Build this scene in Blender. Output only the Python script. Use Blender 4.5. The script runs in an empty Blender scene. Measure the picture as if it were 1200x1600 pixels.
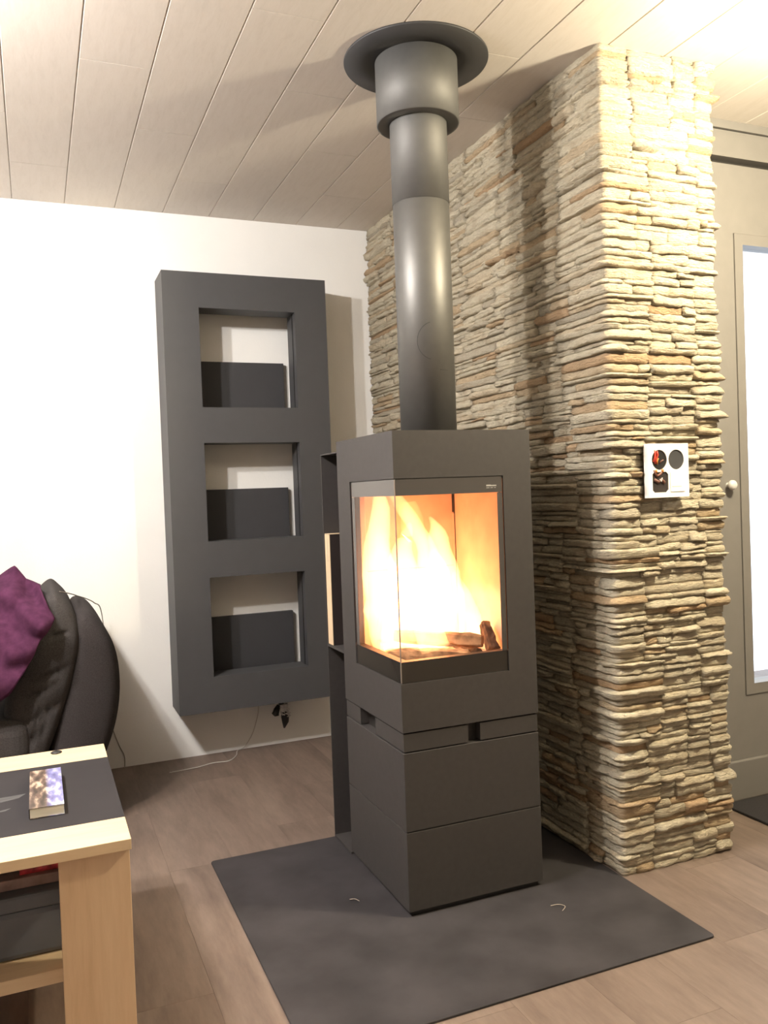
import bpy, bmesh, math, random
from mathutils import Vector, Matrix, noise

scene = bpy.context.scene
COL = scene.collection
R = math.radians
random.seed(7)

# ------------------------------------------------------------------ camera
yaw, pitch, roll = -0.393, -0.0227, -0.0368
fwd = Vector((-math.sin(yaw) * math.cos(pitch), math.cos(yaw) * math.cos(pitch), math.sin(pitch)))
rt = Vector((math.cos(yaw), math.sin(yaw), 0))
up = rt.cross(fwd)
c_, s_ = math.cos(roll), math.sin(roll)
rt, up = c_ * rt + s_ * up, -s_ * rt + c_ * up
cam_d = bpy.data.cameras.new('camera')
cam = bpy.data.objects.new('camera', cam_d)
COL.objects.link(cam)
cam.matrix_world = Matrix(((rt.x, up.x, -fwd.x, -1.537), (rt.y, up.y, -fwd.y, -3.8045),
                           (rt.z, up.z, -fwd.z, 1.1505), (0, 0, 0, 1)))
cam_d.sensor_fit = 'VERTICAL'
cam_d.sensor_height = 36
cam_d.lens = 1313.4 / 1600 * 36
cam_d.clip_start = 0.02
scene.camera = cam

# ------------------------------------------------------------------ world, lights, exposure
world = bpy.data.worlds.new('world')
scene.world = world
world.use_nodes = True
wb = world.node_tree.nodes['Background']
wb.inputs[0].default_value = (0.82, 0.91, 1.0, 1)
wb.inputs[1].default_value = 2.2

def point(name, loc, power, color, radius):
    l = bpy.data.lights.new(name, 'POINT')
    l.energy = power; l.color = color; l.shadow_soft_size = radius
    o = bpy.data.objects.new(name, l); COL.objects.link(o); o.location = loc
    return o
# two bulbs of the ceiling lamp over the coffee table, one ceiling lamp in front of the stone wall
point('lamp_bulb', (-2.12, -2.02, 2.30), 78, (1.0, 0.95, 0.90), 0.035)
point('lamp_bulb', (-2.24, -1.72, 2.31), 78, (1.0, 0.97, 0.94), 0.035)
point('lamp_bulb', (0.47, -2.57, 2.18), 104, (1.0, 0.88, 0.63), 0.05)

vs = scene.view_settings
scene.cycles.max_bounces = 8; scene.cycles.diffuse_bounces = 5; scene.cycles.glossy_bounces = 3
scene.cycles.transparent_max_bounces = 12; scene.cycles.volume_bounces = 0
vs.view_transform = 'Standard'
vs.look = 'None'
vs.exposure = 0.55
vs.gamma = 1.0
vs.use_curve_mapping = False

# ------------------------------------------------------------------ materials
def newmat(name):
    m = bpy.data.materials.new(name); m.use_nodes = True
    nt = m.node_tree
    return m, nt, nt.nodes['Principled BSDF']

def N(nt, t, **kw):
    n = nt.nodes.new(t)
    for k, v in kw.items():
        if k in n.inputs.keys(): n.inputs[k].default_value = v
        else: setattr(n, k, v)
    return n

def ramp(nt, stops, interp='LINEAR'):
    n = nt.nodes.new('ShaderNodeValToRGB')
    cr = n.color_ramp; cr.interpolation = interp
    while len(cr.elements) > 1: cr.elements.remove(cr.elements[-1])
    cr.elements[0].position = stops[0][0]; cr.elements[0].color = (*stops[0][1], 1)
    for p, c in stops[1:]:
        e = cr.elements.new(p); e.color = (*c, 1)
    return n

def plain(name, col, rough=0.5, metal=0.0, var=0.0, scale=20, bump=0.0, bscale=200, stretch=(1, 1, 1), spec=0.5):
    m, nt, b = newmat(name)
    b.inputs['Roughness'].default_value = rough
    b.inputs['Metallic'].default_value = metal
    b.inputs['Specular IOR Level'].default_value = spec
    tc = N(nt, 'ShaderNodeTexCoord')
    mp = N(nt, 'ShaderNodeMapping'); mp.inputs['Scale'].default_value = stretch
    nt.links.new(tc.outputs['Object'], mp.inputs['Vector'])
    no = N(nt, 'ShaderNodeTexNoise', Scale=scale, Detail=4.0)
    nt.links.new(mp.outputs[0], no.inputs['Vector'])
    lo = tuple(max(0, c * (1 - var)) for c in col); hi = tuple(min(1, c * (1 + var)) for c in col)
    rp = ramp(nt, [(0.3, lo), (0.7, hi)])
    nt.links.new(no.outputs['Fac'], rp.inputs[0]); nt.links.new(rp.outputs[0], b.inputs['Base Color'])
    if bump:
        n2 = N(nt, 'ShaderNodeTexNoise', Scale=bscale, Detail=3.0)
        nt.links.new(mp.outputs[0], n2.inputs['Vector'])
        bp = N(nt, 'ShaderNodeBump', Strength=bump, Distance=0.002)
        nt.links.new(n2.outputs['Fac'], bp.inputs['Height']); nt.links.new(bp.outputs[0], b.inputs['Normal'])
    return m

def wood(name, stops, scale=(14, 1.2, 14), rough=0.55, rnd=0.0, bump=0.05):
    m, nt, b = newmat(name)
    b.inputs['Roughness'].default_value = rough
    tc = N(nt, 'ShaderNodeTexCoord'); oi = N(nt, 'ShaderNodeObjectInfo')
    mul = N(nt, 'ShaderNodeVectorMath', operation='SCALE'); mul.inputs[0].default_value = (17.3, 31.7, 11.9)
    nt.links.new(oi.outputs['Random'], mul.inputs['Scale'])
    add = N(nt, 'ShaderNodeVectorMath', operation='ADD')
    nt.links.new(tc.outputs['Object'], add.inputs[0]); nt.links.new(mul.outputs[0], add.inputs[1])
    mp = N(nt, 'ShaderNodeMapping'); mp.inputs['Scale'].default_value = scale
    nt.links.new(add.outputs[0], mp.inputs['Vector'])
    n1 = N(nt, 'ShaderNodeTexNoise', Scale=1.0, Detail=5.0, Roughness=0.6, Distortion=0.6)
    n2 = N(nt, 'ShaderNodeTexNoise', Scale=5.0, Detail=6.0, Roughness=0.7)
    for n in (n1, n2): nt.links.new(mp.outputs[0], n.inputs['Vector'])
    mx = N(nt, 'ShaderNodeMix', data_type='FLOAT'); mx.inputs['Factor'].default_value = 0.4
    nt.links.new(n1.outputs['Fac'], mx.inputs['A']); nt.links.new(n2.outputs['Fac'], mx.inputs['B'])
    ma = N(nt, 'ShaderNodeMath', operation='MULTIPLY_ADD')
    nt.links.new(oi.outputs['Random'], ma.inputs[0]); ma.inputs[1].default_value = rnd
    nt.links.new(mx.outputs['Result'], ma.inputs[2])
    rp = ramp(nt, stops); nt.links.new(ma.outputs[0], rp.inputs[0]); nt.links.new(rp.outputs[0], b.inputs['Base Color'])
    bp = N(nt, 'ShaderNodeBump', Strength=bump, Distance=0.002)
    nt.links.new(n2.outputs['Fac'], bp.inputs['Height']); nt.links.new(bp.outputs[0], b.inputs['Normal'])
    return m

M = {}
M['plaster'] = plain('white_plaster', (0.84, 0.83, 0.80), 0.9, var=0.015, scale=6, bump=0.25, bscale=120)
M['room_wall'] = plain('offwhite_wall', (0.58, 0.55, 0.51), 0.9, var=0.02, bump=0.1)
M['ceiling'] = wood('ceiling_laminate', [(0.25, (0.60, 0.545, 0.49)), (0.5, (0.66, 0.605, 0.55)), (0.8, (0.70, 0.65, 0.60))], (60, 9, 30), 0.6, 0.0, 0.03)
M['ceiling_back'] = plain('ceiling_batten', (0.10, 0.085, 0.07), 0.9)
M['floor'] = wood('vinyl_oak', [(0.25, (0.080, 0.057, 0.045)), (0.45, (0.140, 0.102, 0.080)), (0.60, (0.185, 0.139, 0.110)), (0.90, (0.25, 0.195, 0.158))], (9, 1.6, 9), 0.55, 0.03, 0.04)
M['subfloor'] = plain('subfloor_dark', (0.10, 0.07, 0.05), 0.9)
M['core'] = plain('mortar', (0.42, 0.36, 0.27), 0.95, var=0.15, bump=0.5, bscale=80)
M['greywall'] = plain('grey_paint', (0.185, 0.175, 0.163), 0.65, var=0.03, bump=0.05)
M['greyframe'] = plain('grey_frame_lacquer', (0.19, 0.18, 0.168), 0.45, var=0.01)
M['darkrail'] = plain('dark_rail', (0.03, 0.027, 0.024), 0.6)
M['stove'] = plain('anthracite_stove_paint', (0.043, 0.039, 0.038), 0.62, 0.0, var=0.06, scale=60, bump=0.12, bscale=900, spec=0.35)
M['stove_dark'] = plain('black_stove_steel', (0.016, 0.014, 0.013), 0.5, var=0.05)
M['pipe'] = plain('flue_lacquer', (0.12, 0.117, 0.112), 0.62, 0.5, var=0.04, scale=40, bump=0.06, bscale=900, spec=0.5)
M['pipe2'] = plain('flue_lacquer_smooth', (0.13, 0.127, 0.12), 0.50, 0.6, var=0.04, scale=40, bump=0.03, bscale=900, spec=0.5)
M['rosette'] = plain('rosette_black', (0.03, 0.029, 0.03), 0.6, 0.0, var=0.04)
M['plate'] = plain('hearth_plate', (0.034, 0.031, 0.033), 0.65, 0.0, var=0.30, scale=7, bump=0.05, bscale=300, spec=0.3)
M['unit'] = plain('slate_grey_lacquer', (0.060, 0.060, 0.062), 0.55, var=0.03, spec=0.4)
M['unit_back'] = plain('slate_grey_panel', (0.040, 0.040, 0.043), 0.6, var=0.03, spec=0.4)
M['sofa'] = plain('charcoal_fabric', (0.052, 0.047, 0.046), 0.95, var=0.25, scale=260, bump=0.5, bscale=600, spec=0.15)
M['sofa2'] = plain('charcoal_fabric_dark', (0.040, 0.035, 0.035), 0.95, var=0.25, scale=260, bump=0.5, bscale=600, spec=0.15)
M['blanket'] = plain('purple_fleece', (0.062, 0.019, 0.046), 0.95, var=0.25, scale=40, bump=0.6, bscale=500, spec=0.1)
M['oak'] = wood('light_oak', [(0.25, (0.46, 0.31, 0.185)), (0.5, (0.58, 0.41, 0.26)), (0.8, (0.68, 0.51, 0.34))], (18, 18, 1.5), 0.5, 0.0, 0.05)
M['oak_x'] = wood('light_oak_lengthwise', [(0.25, (0.50, 0.36, 0.22)), (0.5, (0.62, 0.47, 0.30)), (0.8, (0.72, 0.57, 0.38))], (1.5, 18, 18), 0.5, 0.0, 0.05)
M['inlay'] = plain('dark_table_inlay', (0.026, 0.024, 0.026), 0.75, var=0.08, scale=8, spec=0.12)
M['black'] = plain('black_plastic', (0.012, 0.011, 0.011), 0.45)
M['white_plastic'] = plain('white_plastic', (0.86, 0.85, 0.82), 0.4)
M['paper'] = plain('page_edges', (0.72, 0.69, 0.60), 0.9, var=0.1, scale=300, stretch=(0.05, 0.05, 4))
M['boxblue'] = plain('blue_grey_box', (0.115, 0.125, 0.145), 0.6, var=0.12, scale=9)
M['pinkwrap'] = plain('pinkish_wrap', (0.30, 0.20, 0.18), 0.5, var=0.3, scale=30)
M['redwrap'] = plain('red_wrapper', (0.48, 0.05, 0.06), 0.4, var=0.7, scale=60)
M['mat'] = plain('dark_doormat', (0.022, 0.02, 0.022), 0.95, var=0.3, scale=200, bump=0.8, bscale=500)
M['tan'] = plain('tan_cardboard', (0.60, 0.45, 0.29), 0.8, var=0.05)
M['darkcard'] = plain('dark_card', (0.022, 0.015, 0.014), 0.6)
M['cable'] = plain('grey_cable', (0.30, 0.27, 0.24), 0.6)
M['cable_w'] = plain('pale_cable', (0.55, 0.52, 0.48), 0.5)
M['tape'] = plain('clear_tape', (0.55, 0.53, 0.52), 0.15, var=0.2, scale=80)
M['char'] = plain('charred_wood', (0.05, 0.03, 0.02), 0.9, var=0.7, scale=40, bump=1.0, bscale=70)
M['log'] = plain('burning_log', (0.32, 0.19, 0.11), 0.9, var=0.5, scale=30, bump=0.8, bscale=70)
M['chamotte'] = plain('firebrick', (0.56, 0.40, 0.31), 0.95, var=0.10, scale=14, bump=0.2, bscale=120)
M['ash'] = plain('ash_bed', (0.45, 0.36, 0.30), 1.0, var=0.4, scale=40, bump=1.0, bscale=90)
M['chip'] = plain('wood_chip', (0.36, 0.31, 0.25), 0.8)
M['print'] = plain('glass_print', (0.060, 0.055, 0.052), 0.16, var=0.02, spec=0.6)
M['glass_edge'] = plain('polished_glass_edge', (0.20, 0.17, 0.15), 0.2)
M['mark'] = plain('pale_print', (0.42, 0.41, 0.39), 0.5)
M['firelit_copper'] = plain('painted_firelight', (0.30, 0.12, 0.06), 0.35, 0.6)  # copper tone holds the fire's reflection on the frame edges
M['chrome'] = plain('satin_knob', (0.75, 0.74, 0.72), 0.25, 0.2)

def stone_mat():
    m, nt, b = newmat('ledge_stone')
    b.inputs['Roughness'].default_value = 0.85
    b.inputs['Specular IOR Level'].default_value = 0.25
    at = N(nt, 'ShaderNodeAttribute', attribute_name='tint')
    tc = N(nt, 'ShaderNodeTexCoord')
    base = ramp(nt, [(0.0, (0.54, 0.48, 0.375)), (0.35, (0.69, 0.62, 0.475)), (0.72, (0.76, 0.68, 0.52)), (0.86, (0.64, 0.50, 0.33)), (1.0, (0.56, 0.38, 0.23))])
    nt.links.new(at.outputs['Fac'], base.inputs[0])
    mp = N(nt, 'ShaderNodeMapping'); mp.inputs['Scale'].default_value = (1, 1, 3.5)
    nt.links.new(tc.outputs['Object'], mp.inputs['Vector'])
    n1 = N(nt, 'ShaderNodeTexNoise', Scale=11.0, Detail=5.0, Roughness=0.6)
    nt.links.new(mp.outputs[0], n1.inputs['Vector'])
    r1 = ramp(nt, [(0.48, (0, 0, 0)), (0.70, (1, 1, 1))]); nt.links.new(n1.outputs['Fac'], r1.inputs[0])
    mx = N(nt, 'ShaderNodeMix', data_type='RGBA', blend_type='MIX')
    mul = N(nt, 'ShaderNodeMath', operation='MULTIPLY'); mul.inputs[1].default_value = 0.55
    nt.links.new(r1.outputs[0], mul.inputs[0]); nt.links.new(mul.outputs[0], mx.inputs['Factor'])
    nt.links.new(base.outputs[0], mx.inputs['A']); mx.inputs['B'].default_value = (0.46, 0.34, 0.21, 1)
    n3 = N(nt, 'ShaderNodeTexNoise', Scale=90.0, Detail=4.0); nt.links.new(mp.outputs[0], n3.inputs['Vector'])
    mx2 = N(nt, 'ShaderNodeMix', data_type='RGBA', blend_type='MULTIPLY'); mx2.inputs['Factor'].default_value = 0.5
    r3 = ramp(nt, [(0.3, (0.68, 0.66, 0.62)), (0.6, (1, 1, 1))]); nt.links.new(n3.outputs['Fac'], r3.inputs[0])
    nt.links.new(mx.outputs['Result'], mx2.inputs['A']); nt.links.new(r3.outputs[0], mx2.inputs['B'])
    nt.links.new(mx2.outputs['Result'], b.inputs['Base Color'])
    n2 = N(nt, 'ShaderNodeTexNoise', Scale=60.0, Detail=6.0, Roughness=0.65); nt.links.new(mp.outputs[0], n2.inputs['Vector'])
    bp = N(nt, 'ShaderNodeBump', Strength=1.0, Distance=0.02)
    nt.links.new(n2.outputs['Fac'], bp.inputs['Height']); nt.links.new(bp.outputs[0], b.inputs['Normal'])
    return m
M['stone'] = stone_mat()

def glass_mat(name, tint, ior=1.5):
    m = bpy.data.materials.new(name); m.use_nodes = True
    nt = m.node_tree; nt.nodes.clear()
    out = N(nt, 'ShaderNodeOutputMaterial'); tr = N(nt, 'ShaderNodeBsdfTransparent'); gl = N(nt, 'ShaderNodeBsdfGlossy')
    tr.inputs[0].default_value = (*tint, 1); gl.inputs['Roughness'].default_value = 0.02
    fr = N(nt, 'ShaderNodeFresnel', IOR=ior); mx = N(nt, 'ShaderNodeMixShader')
    ge = N(nt, 'ShaderNodeNewGeometry'); iv = N(nt, 'ShaderNodeMath', operation='SUBTRACT'); iv.inputs[0].default_value = 1.0
    nt.links.new(ge.outputs['Backfacing'], iv.inputs[1])          # only the outer surface reflects, the ray is not bent
    ml = N(nt, 'ShaderNodeMath', operation='MULTIPLY'); nt.links.new(fr.outputs[0], ml.inputs[0]); nt.links.new(iv.outputs[0], ml.inputs[1])
    nt.links.new(ml.outputs[0], mx.inputs[0]); nt.links.new(tr.outputs[0], mx.inputs[1]); nt.links.new(gl.outputs[0], mx.inputs[2])
    nt.links.new(mx.outputs[0], out.inputs['Surface'])
    return m
M['stove_glass'] = glass_mat('stove_glass', (0.96, 0.94, 0.91))
M['pane'] = glass_mat('door_glass', (0.97, 0.98, 1.0))

def flame_mat(name, col, strength):
    m = bpy.data.materials.new(name); m.use_nodes = True
    nt = m.node_tree; nt.nodes.clear()
    out = N(nt, 'ShaderNodeOutputMaterial'); em = N(nt, 'ShaderNodeEmission')
    em.inputs[0].default_value = (*col, 1); em.inputs[1].default_value = strength
    nt.links.new(em.outputs[0], out.inputs['Volume'])
    return m
M['flame'] = flame_mat('flame', (1.0, 0.46, 0.19), 34)
M['flame_soft'] = flame_mat('flame_soft', (1.0, 0.40, 0.12), 12)
def ember_mat():
    m, nt, b = newmat('ember')
    tc = N(nt, 'ShaderNodeTexCoord'); no = N(nt, 'ShaderNodeTexNoise', Scale=38.0, Detail=4.0)
    nt.links.new(tc.outputs['Object'], no.inputs['Vector'])
    rp = ramp(nt, [(0.45, (0, 0, 0)), (0.62, (1.0, 0.30, 0.05)), (0.75, (1.0, 0.6, 0.25))]); nt.links.new(no.outputs['Fac'], rp.inputs[0])
    b.inputs['Base Color'].default_value = (0.12, 0.08, 0.06, 1); b.inputs['Roughness'].default_value = 0.95
    nt.links.new(rp.outputs[0], b.inputs['Emission Color']); b.inputs['Emission Strength'].default_value = 2.5
    return m
M['ember'] = ember_mat()

def cover_mat():
    m, nt, b = newmat('booklet_cover'); b.inputs['Roughness'].default_value = 0.3
    tc = N(nt, 'ShaderNodeTexCoord')
    sp = N(nt, 'ShaderNodeSeparateXYZ'); nt.links.new(tc.outputs['Generated'], sp.inputs[0])
    mp = N(nt, 'ShaderNodeMapping'); mp.inputs['Scale'].default_value = (60, 20, 20)
    nt.links.new(tc.outputs['Object'], mp.inputs['Vector'])
    no = N(nt, 'ShaderNodeTexNoise', Scale=1.0, Detail=3.0); nt.links.new(mp.outputs[0], no.inputs['Vector'])
    a = ramp(nt, [(0.38, (0.035, 0.027, 0.018)), (0.50, (0.12, 0.08, 0.06)), (0.60, (0.42, 0.33, 0.24)), (0.72, (0.55, 0.50, 0.45))])
    c = ramp(nt, [(0.35, (0.09, 0.09, 0.22)), (0.5, (0.20, 0.20, 0.42)), (0.65, (0.50, 0.52, 0.60))])
    nt.links.new(no.outputs['Fac'], a.inputs[0]); nt.links.new(no.outputs['Fac'], c.inputs[0])
    f = ramp(nt, [(0.48, (0, 0, 0)), (0.62, (1, 1, 1))]); nt.links.new(sp.outputs['X'], f.inputs[0])
    mx = N(nt, 'ShaderNodeMix', data_type='RGBA'); nt.links.new(f.outputs[0], mx.inputs['Factor'])
    nt.links.new(a.outputs[0], mx.inputs['A']); nt.links.new(c.outputs[0], mx.inputs['B'])
    nt.links.new(mx.outputs['Result'], b.inputs['Base Color'])
    return m
M['cover'] = cover_mat()

# ------------------------------------------------------------------ mesh helpers
class MB:
    def __init__(self): self.v = []; self.f = []; self.s = []
    def add(self, vs, fs, smooth=False):
        o = len(self.v); self.v += [tuple(p) for p in vs]
        self.f += [tuple(i + o for i in f) for f in fs]; self.s += [smooth] * len(fs)
        return self
    def box(self, x0, x1, y0, y1, z0, z1):
        v = [(x0, y0, z0), (x1, y0, z0), (x1, y1, z0), (x0, y1, z0), (x0, y0, z1), (x1, y0, z1), (x1, y1, z1), (x0, y1, z1)]
        return self.add(v, [(0, 3, 2, 1), (4, 5, 6, 7), (0, 1, 5, 4), (1, 2, 6, 5), (2, 3, 7, 6), (3, 0, 4, 7)])
    def lathe(self, prof, cx, cy, n=64, closed=False):
        v = []; f = []
        k = len(prof)
        for i in range(n):
            a = 2 * math.pi * i / n
            for r, z in prof: v.append((cx + r * math.cos(a), cy + r * math.sin(a), z))
        for i in range(n):
            j = (i + 1) % n
            for q in range(k if closed else k - 1):
                q2 = (q + 1) % k
                f.append((i * k + q, j * k + q, j * k + q2, i * k + q2))
        return self.add(v, f, True)
    def tube(self, pts, rad, n=8, caps=True):
        pts = [Vector(p) for p in pts]
        if not isinstance(rad, (list, tuple)): rad = [rad] * len(pts)
        v = []; f = []
        ref = Vector((0.31, 0.17, 0.93)).normalized()
        for i, p in enumerate(pts):
            t = (pts[min(i + 1, len(pts) - 1)] - pts[max(i - 1, 0)]).normalized()
            a = t.cross(ref)
            if a.length < 1e-3: a = t.cross(Vector((1, 0, 0)))
            a.normalize(); b = t.cross(a)
            for k in range(n):
                w = 2 * math.pi * k / n
                v.append(p + rad[i] * (math.cos(w) * a + math.sin(w) * b))
        for i in range(len(pts) - 1):
            for k in range(n):
                k2 = (k + 1) % n
                f.append((i * n + k, i * n + k2, (i + 1) * n + k2, (i + 1) * n + k))
        if caps:
            f.append(tuple(range(n))[::-1]); f.append(tuple((len(pts) - 1) * n + k for k in range(n)))
        return self.add(v, f, True)
    def build(self, name, mat, parent=None, bevel=0.0, seg=2, subsurf=0, tint=None):
        me = bpy.data.meshes.new(name)
        me.from_pydata(self.v, [], self.f)
        me.polygons.foreach_set('use_smooth', self.s)
        bm = bmesh.new(); bm.from_mesh(me); bmesh.ops.recalc_face_normals(bm, faces=bm.faces); bm.to_mesh(me); bm.free()
        if tint is not None:
            a = me.attributes.new('tint', 'FLOAT', 'POINT')
            a.data.foreach_set('value', tint if isinstance(tint, list) else [tint] * len(me.vertices))
        me.materials.append(mat)
        o = bpy.data.objects.new(name, me); COL.objects.link(o)
        if parent is not None: o.parent = parent
        if bevel:
            b = o.modifiers.new('bevel', 'BEVEL'); b.width = bevel; b.segments = seg; b.limit_method = 'ANGLE'; b.angle_limit = R(40)
        if subsurf:
            s = o.modifiers.new('subsurf', 'SUBSURF'); s.levels = subsurf; s.render_levels = subsurf
        return o

def tag(o, label=None, cat=None, group=None, kind=None):
    if label: o['label'] = label
    if cat: o['category'] = cat
    if group: o['group'] = group
    if kind: o['kind'] = kind
    return o

def empty(name, loc=(0, 0, 0), label=None, cat=None, group=None, kind=None):
    o = bpy.data.objects.new(name, None); COL.objects.link(o); o.location = loc; o.empty_display_size = 0.1
    return tag(o, label, cat, group, kind)

def box(name, mat, parent, x0, x1, y0, y1, z0, z1, bevel=0.0, seg=2):
    """a box whose origin is its own centre; parents stand unrotated"""
    c = Vector(((x0 + x1) / 2, (y0 + y1) / 2, (z0 + z1) / 2)); h = ((x1 - x0) / 2, (y1 - y0) / 2, (z1 - z0) / 2)
    o = MB().box(-h[0], h[0], -h[1], h[1], -h[2], h[2]).build(name, M[mat], parent, bevel, seg)
    o.location = c - (parent.location if parent is not None else Vector((0, 0, 0)))
    return o

def put(o, parent):
    """parent a mesh built in world coordinates to an unrotated parent"""
    o.parent = parent; o.location = o.location - parent.location
    return o

def pad_mesh(prof, spine, y0, y1, puff, bulge, crease=None, rings=6, inner=9):
    """closed x-z outline pulled along y; both ends bulge and close onto a spine line"""
    A, B = Vector((spine[0][0], 0, spine[0][1])), Vector((spine[1][0], 0, spine[1][1]))
    n = len(prof); v = []; f = []
    def ring(side):
        out = []
        for k_ in range(inner, -1, -1):
            s_k = k_ / inner                       # 0 at the rim, 1 on the spine
            yy = (y0 if side < 0 else y1)
            rim = 1 - math.sqrt(max(0, 1 - (1 - min(1, s_k * 3.2)) ** 2))
            d = puff * rim - bulge * (1 - (1 - s_k) ** 2)
            row = []
            for (x, z_) in prof:
                P = Vector((x, 0, z_)); tt_ = max(0, min(1, (P - A).dot(B - A) / (B - A).length_squared)); S = A.lerp(B, tt_)
                q = P.lerp(S, s_k)
                dy = d
                if crease and side < 0: dy += crease(q.x, q.z) * min(1, s_k * 4)
                row.append((q.x, yy - side * dy if side > 0 else yy + dy, q.z))
            out.append(row)
        return out
    a_ = ring(-1); b_ = ring(1); b_.reverse()
    allr = a_ + b_
    for r_ in allr: v += r_
    for i in range(len(allr) - 1):
        for k_ in range(n):
            k2 = (k_ + 1) % n; f.append((i * n + k_, i * n + k2, (i + 1) * n + k2, (i + 1) * n + k_))
    return MB().add(v, f, True)

def smooth_closed(pts, sub=4):
    out = []; n = len(pts)
    for i in range(n):
        p0, p1, p2, p3 = pts[i - 1], pts[i], pts[(i + 1) % n], pts[(i + 2) % n]
        for k in range(sub):
            t = k / sub
            out.append(tuple(0.5 * (2 * b + (c - a) * t + (2 * a - 5 * b + 4 * c - d) * t * t + (3 * b - a - 3 * c + d) * t ** 3) for a, b, c, d in zip(p0, p1, p2, p3)))
    return out

# ------------------------------------------------------------------ room shell
H = 2.42; L = 1.8155; W = 0.432
XL, XR, YN = -4.2, 2.6, -6.2
YG = -1.5     # grey glazed wall right of the stone pillar

def struct(o, label=None, cat=None):
    return tag(o, label, cat, kind='structure')

fl = struct(box('floor', 'subfloor', None, XL, XR, YN, 0.0, -0.06, -0.005), 'grey brown oak plank floor of the living room', 'floor')
pw, pl = 0.20, 1.25
k = 0; x = XL
std = None
while x < XR - 0.01:
    y = 0.0 - [0.35, 0.95, 0.6, 1.15][k % 4]
    first = True; yt = 0.0
    while yt > YN + 0.02:
        yb = max(y, YN)
        g = 0.00025
        me_len = yt - yb
        if abs(me_len - pl) < 1e-4 and std is not None:
            o = bpy.data.objects.new('plank', std); COL.objects.link(o); o.parent = fl
            o.location = Vector((x + pw / 2, (yt + yb) / 2, -0.0025)) - fl.location
        else:
            o = box('plank', 'floor', fl, x + g, x + pw - g, yb + g, yt - g, -0.005, 0.0)
            if abs(me_len - pl) < 1e-4: std = o.data
        yt = yb; y = yb - pl
    x += pw; k += 1

ce = struct(box('ceiling', 'ceiling_back', None, XL, XR, YN, 0.0, H + 0.012, H + 0.06), 'pale laminate board ceiling', 'ceiling')
bw = 0.2024; x = -1.571 - 13 * bw; k = -13; std = None
while x < XR:
    ph = [-0.41, -1.25, -0.83][k % 3]
    cuts = [0.0]
    y = ph
    while y > YN: cuts.append(y); y -= 1.24
    cuts.append(YN)
    x0 = max(x, XL); x1 = min(x + bw, XR)
    for a, b in zip(cuts[:-1], cuts[1:]):
        full = abs((a - b) - 1.24) < 1e-4 and abs(x1 - x0 - bw) < 1e-4
        if full and std is not None:
            o = bpy.data.objects.new('ceiling_board', std); COL.objects.link(o); o.parent = ce
        else:
            hx = (x1 - x0) / 2 - 0.0006; hy = (a - b) / 2 - 0.0011; c = 0.0024
            pr = [(-hx, 0.006), (-hx, -0.006 + c), (-hx + c, -0.006), (hx - c, -0.006), (hx, -0.006 + c), (hx, 0.006)]
            v = [(px_, sy * hy, pz_) for sy in (-1, 1) for px_, pz_ in pr]
            f = [tuple(range(6)), tuple(range(11, 5, -1))] + [(q, (q + 1) % 6, 6 + (q + 1) % 6, 6 + q) for q in range(6)]
            o = MB().add(v, f).build('ceiling_board', M['ceiling'], ce)
            if full: std = o.data
        o.location = Vector(((x0 + x1) / 2, (a + b) / 2, H + 0.006)) - ce.location
    x += bw; k += 1

struct(box('wall_back', 'plaster', None, XL, 0.43, 0.0, 0.12, -0.06, H + 0.06), 'bright white plastered wall behind the wall shelf', 'wall')
struct(box('wall_left', 'room_wall', None, XL - 0.12, XL, YN, 0.12, -0.06, H + 0.06), 'off white side wall of the room', 'wall')
struct(box('wall_front', 'room_wall', None, XL - 0.12, XR + 0.12, YN - 0.12, YN, -0.06, H + 0.06), 'off white wall behind the viewer', 'wall')
struct(box('wall_right', 'room_wall', None, XR, XR + 0.12, YN, YG + 0.12, -0.06, H + 0.06), 'off white wall right of the glazed door', 'wall')

# grey wall with the glazed leaf
gw = struct(empty('wall_grey', (0.43, YG, 0)), 'grey painted wall with glazed leaf right of the stone pillar', 'wall')
PX0, PX1, PZ0, PZ1 = 0.81, 1.62, 0.372, 2.031
mb = MB()
mb.box(0.42, PX0 - 0.002, YG, YG + 0.1, 0, 2.276); mb.box(PX1 + 0.002, XR, YG, YG + 0.1, 0, 2.276)
mb.box(PX0 - 0.002, PX1 + 0.002, YG, YG + 0.1, 0, PZ0 - 0.002); mb.box(PX0 - 0.002, PX1 + 0.002, YG, YG + 0.1, PZ1 + 0.002, 2.276)
put(mb.build('wall_panel', M['greywall']), gw)
put(MB().box(0.42, XR, YG - 0.012, YG + 0.1, 2.296, 2.388).build('shutter_box', M['greywall']), gw)
put(MB().box(0.42, XR, YG + 0.03, YG + 0.1, 2.27, 2.30).build('shadow_gap', M['darkrail']), gw)
put(MB().box(0.42, XR, YG - 0.02, YG + 0.1, 2.391, H).build('cornice', M['greywall']), gw)
struct(box('baseboard_right', 'greyframe', None, 0.43, XR, YG - 0.016, YG, 0.0, 0.142, 0.004), 'grey skirting board under the glazed leaf', 'skirting')
wd = struct(empty('window_1', (PX0, YG, PZ0)), 'bright frosted glass pane in a grey frame', 'window')
fw = 0.038
mb = MB()
mb.box(PX0, PX0 + fw, YG - 0.004, YG + 0.06, PZ0, PZ1); mb.box(PX1 - fw, PX1, YG - 0.004, YG + 0.06, PZ0, PZ1)
mb.box(PX0 + fw, PX1 - fw, YG - 0.004, YG + 0.06, PZ0, PZ0 + fw); mb.box(PX0 + fw, PX1 - fw, YG - 0.004, YG + 0.06, PZ1 - fw, PZ1)
put(mb.build('window_frame', M['greyframe']), wd)
put(MB().box(PX0 + fw, PX1 - fw, YG + 0.03, YG + 0.036, PZ0 + fw, PZ1 - fw).build('pane', M['pane']), wd)
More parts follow.
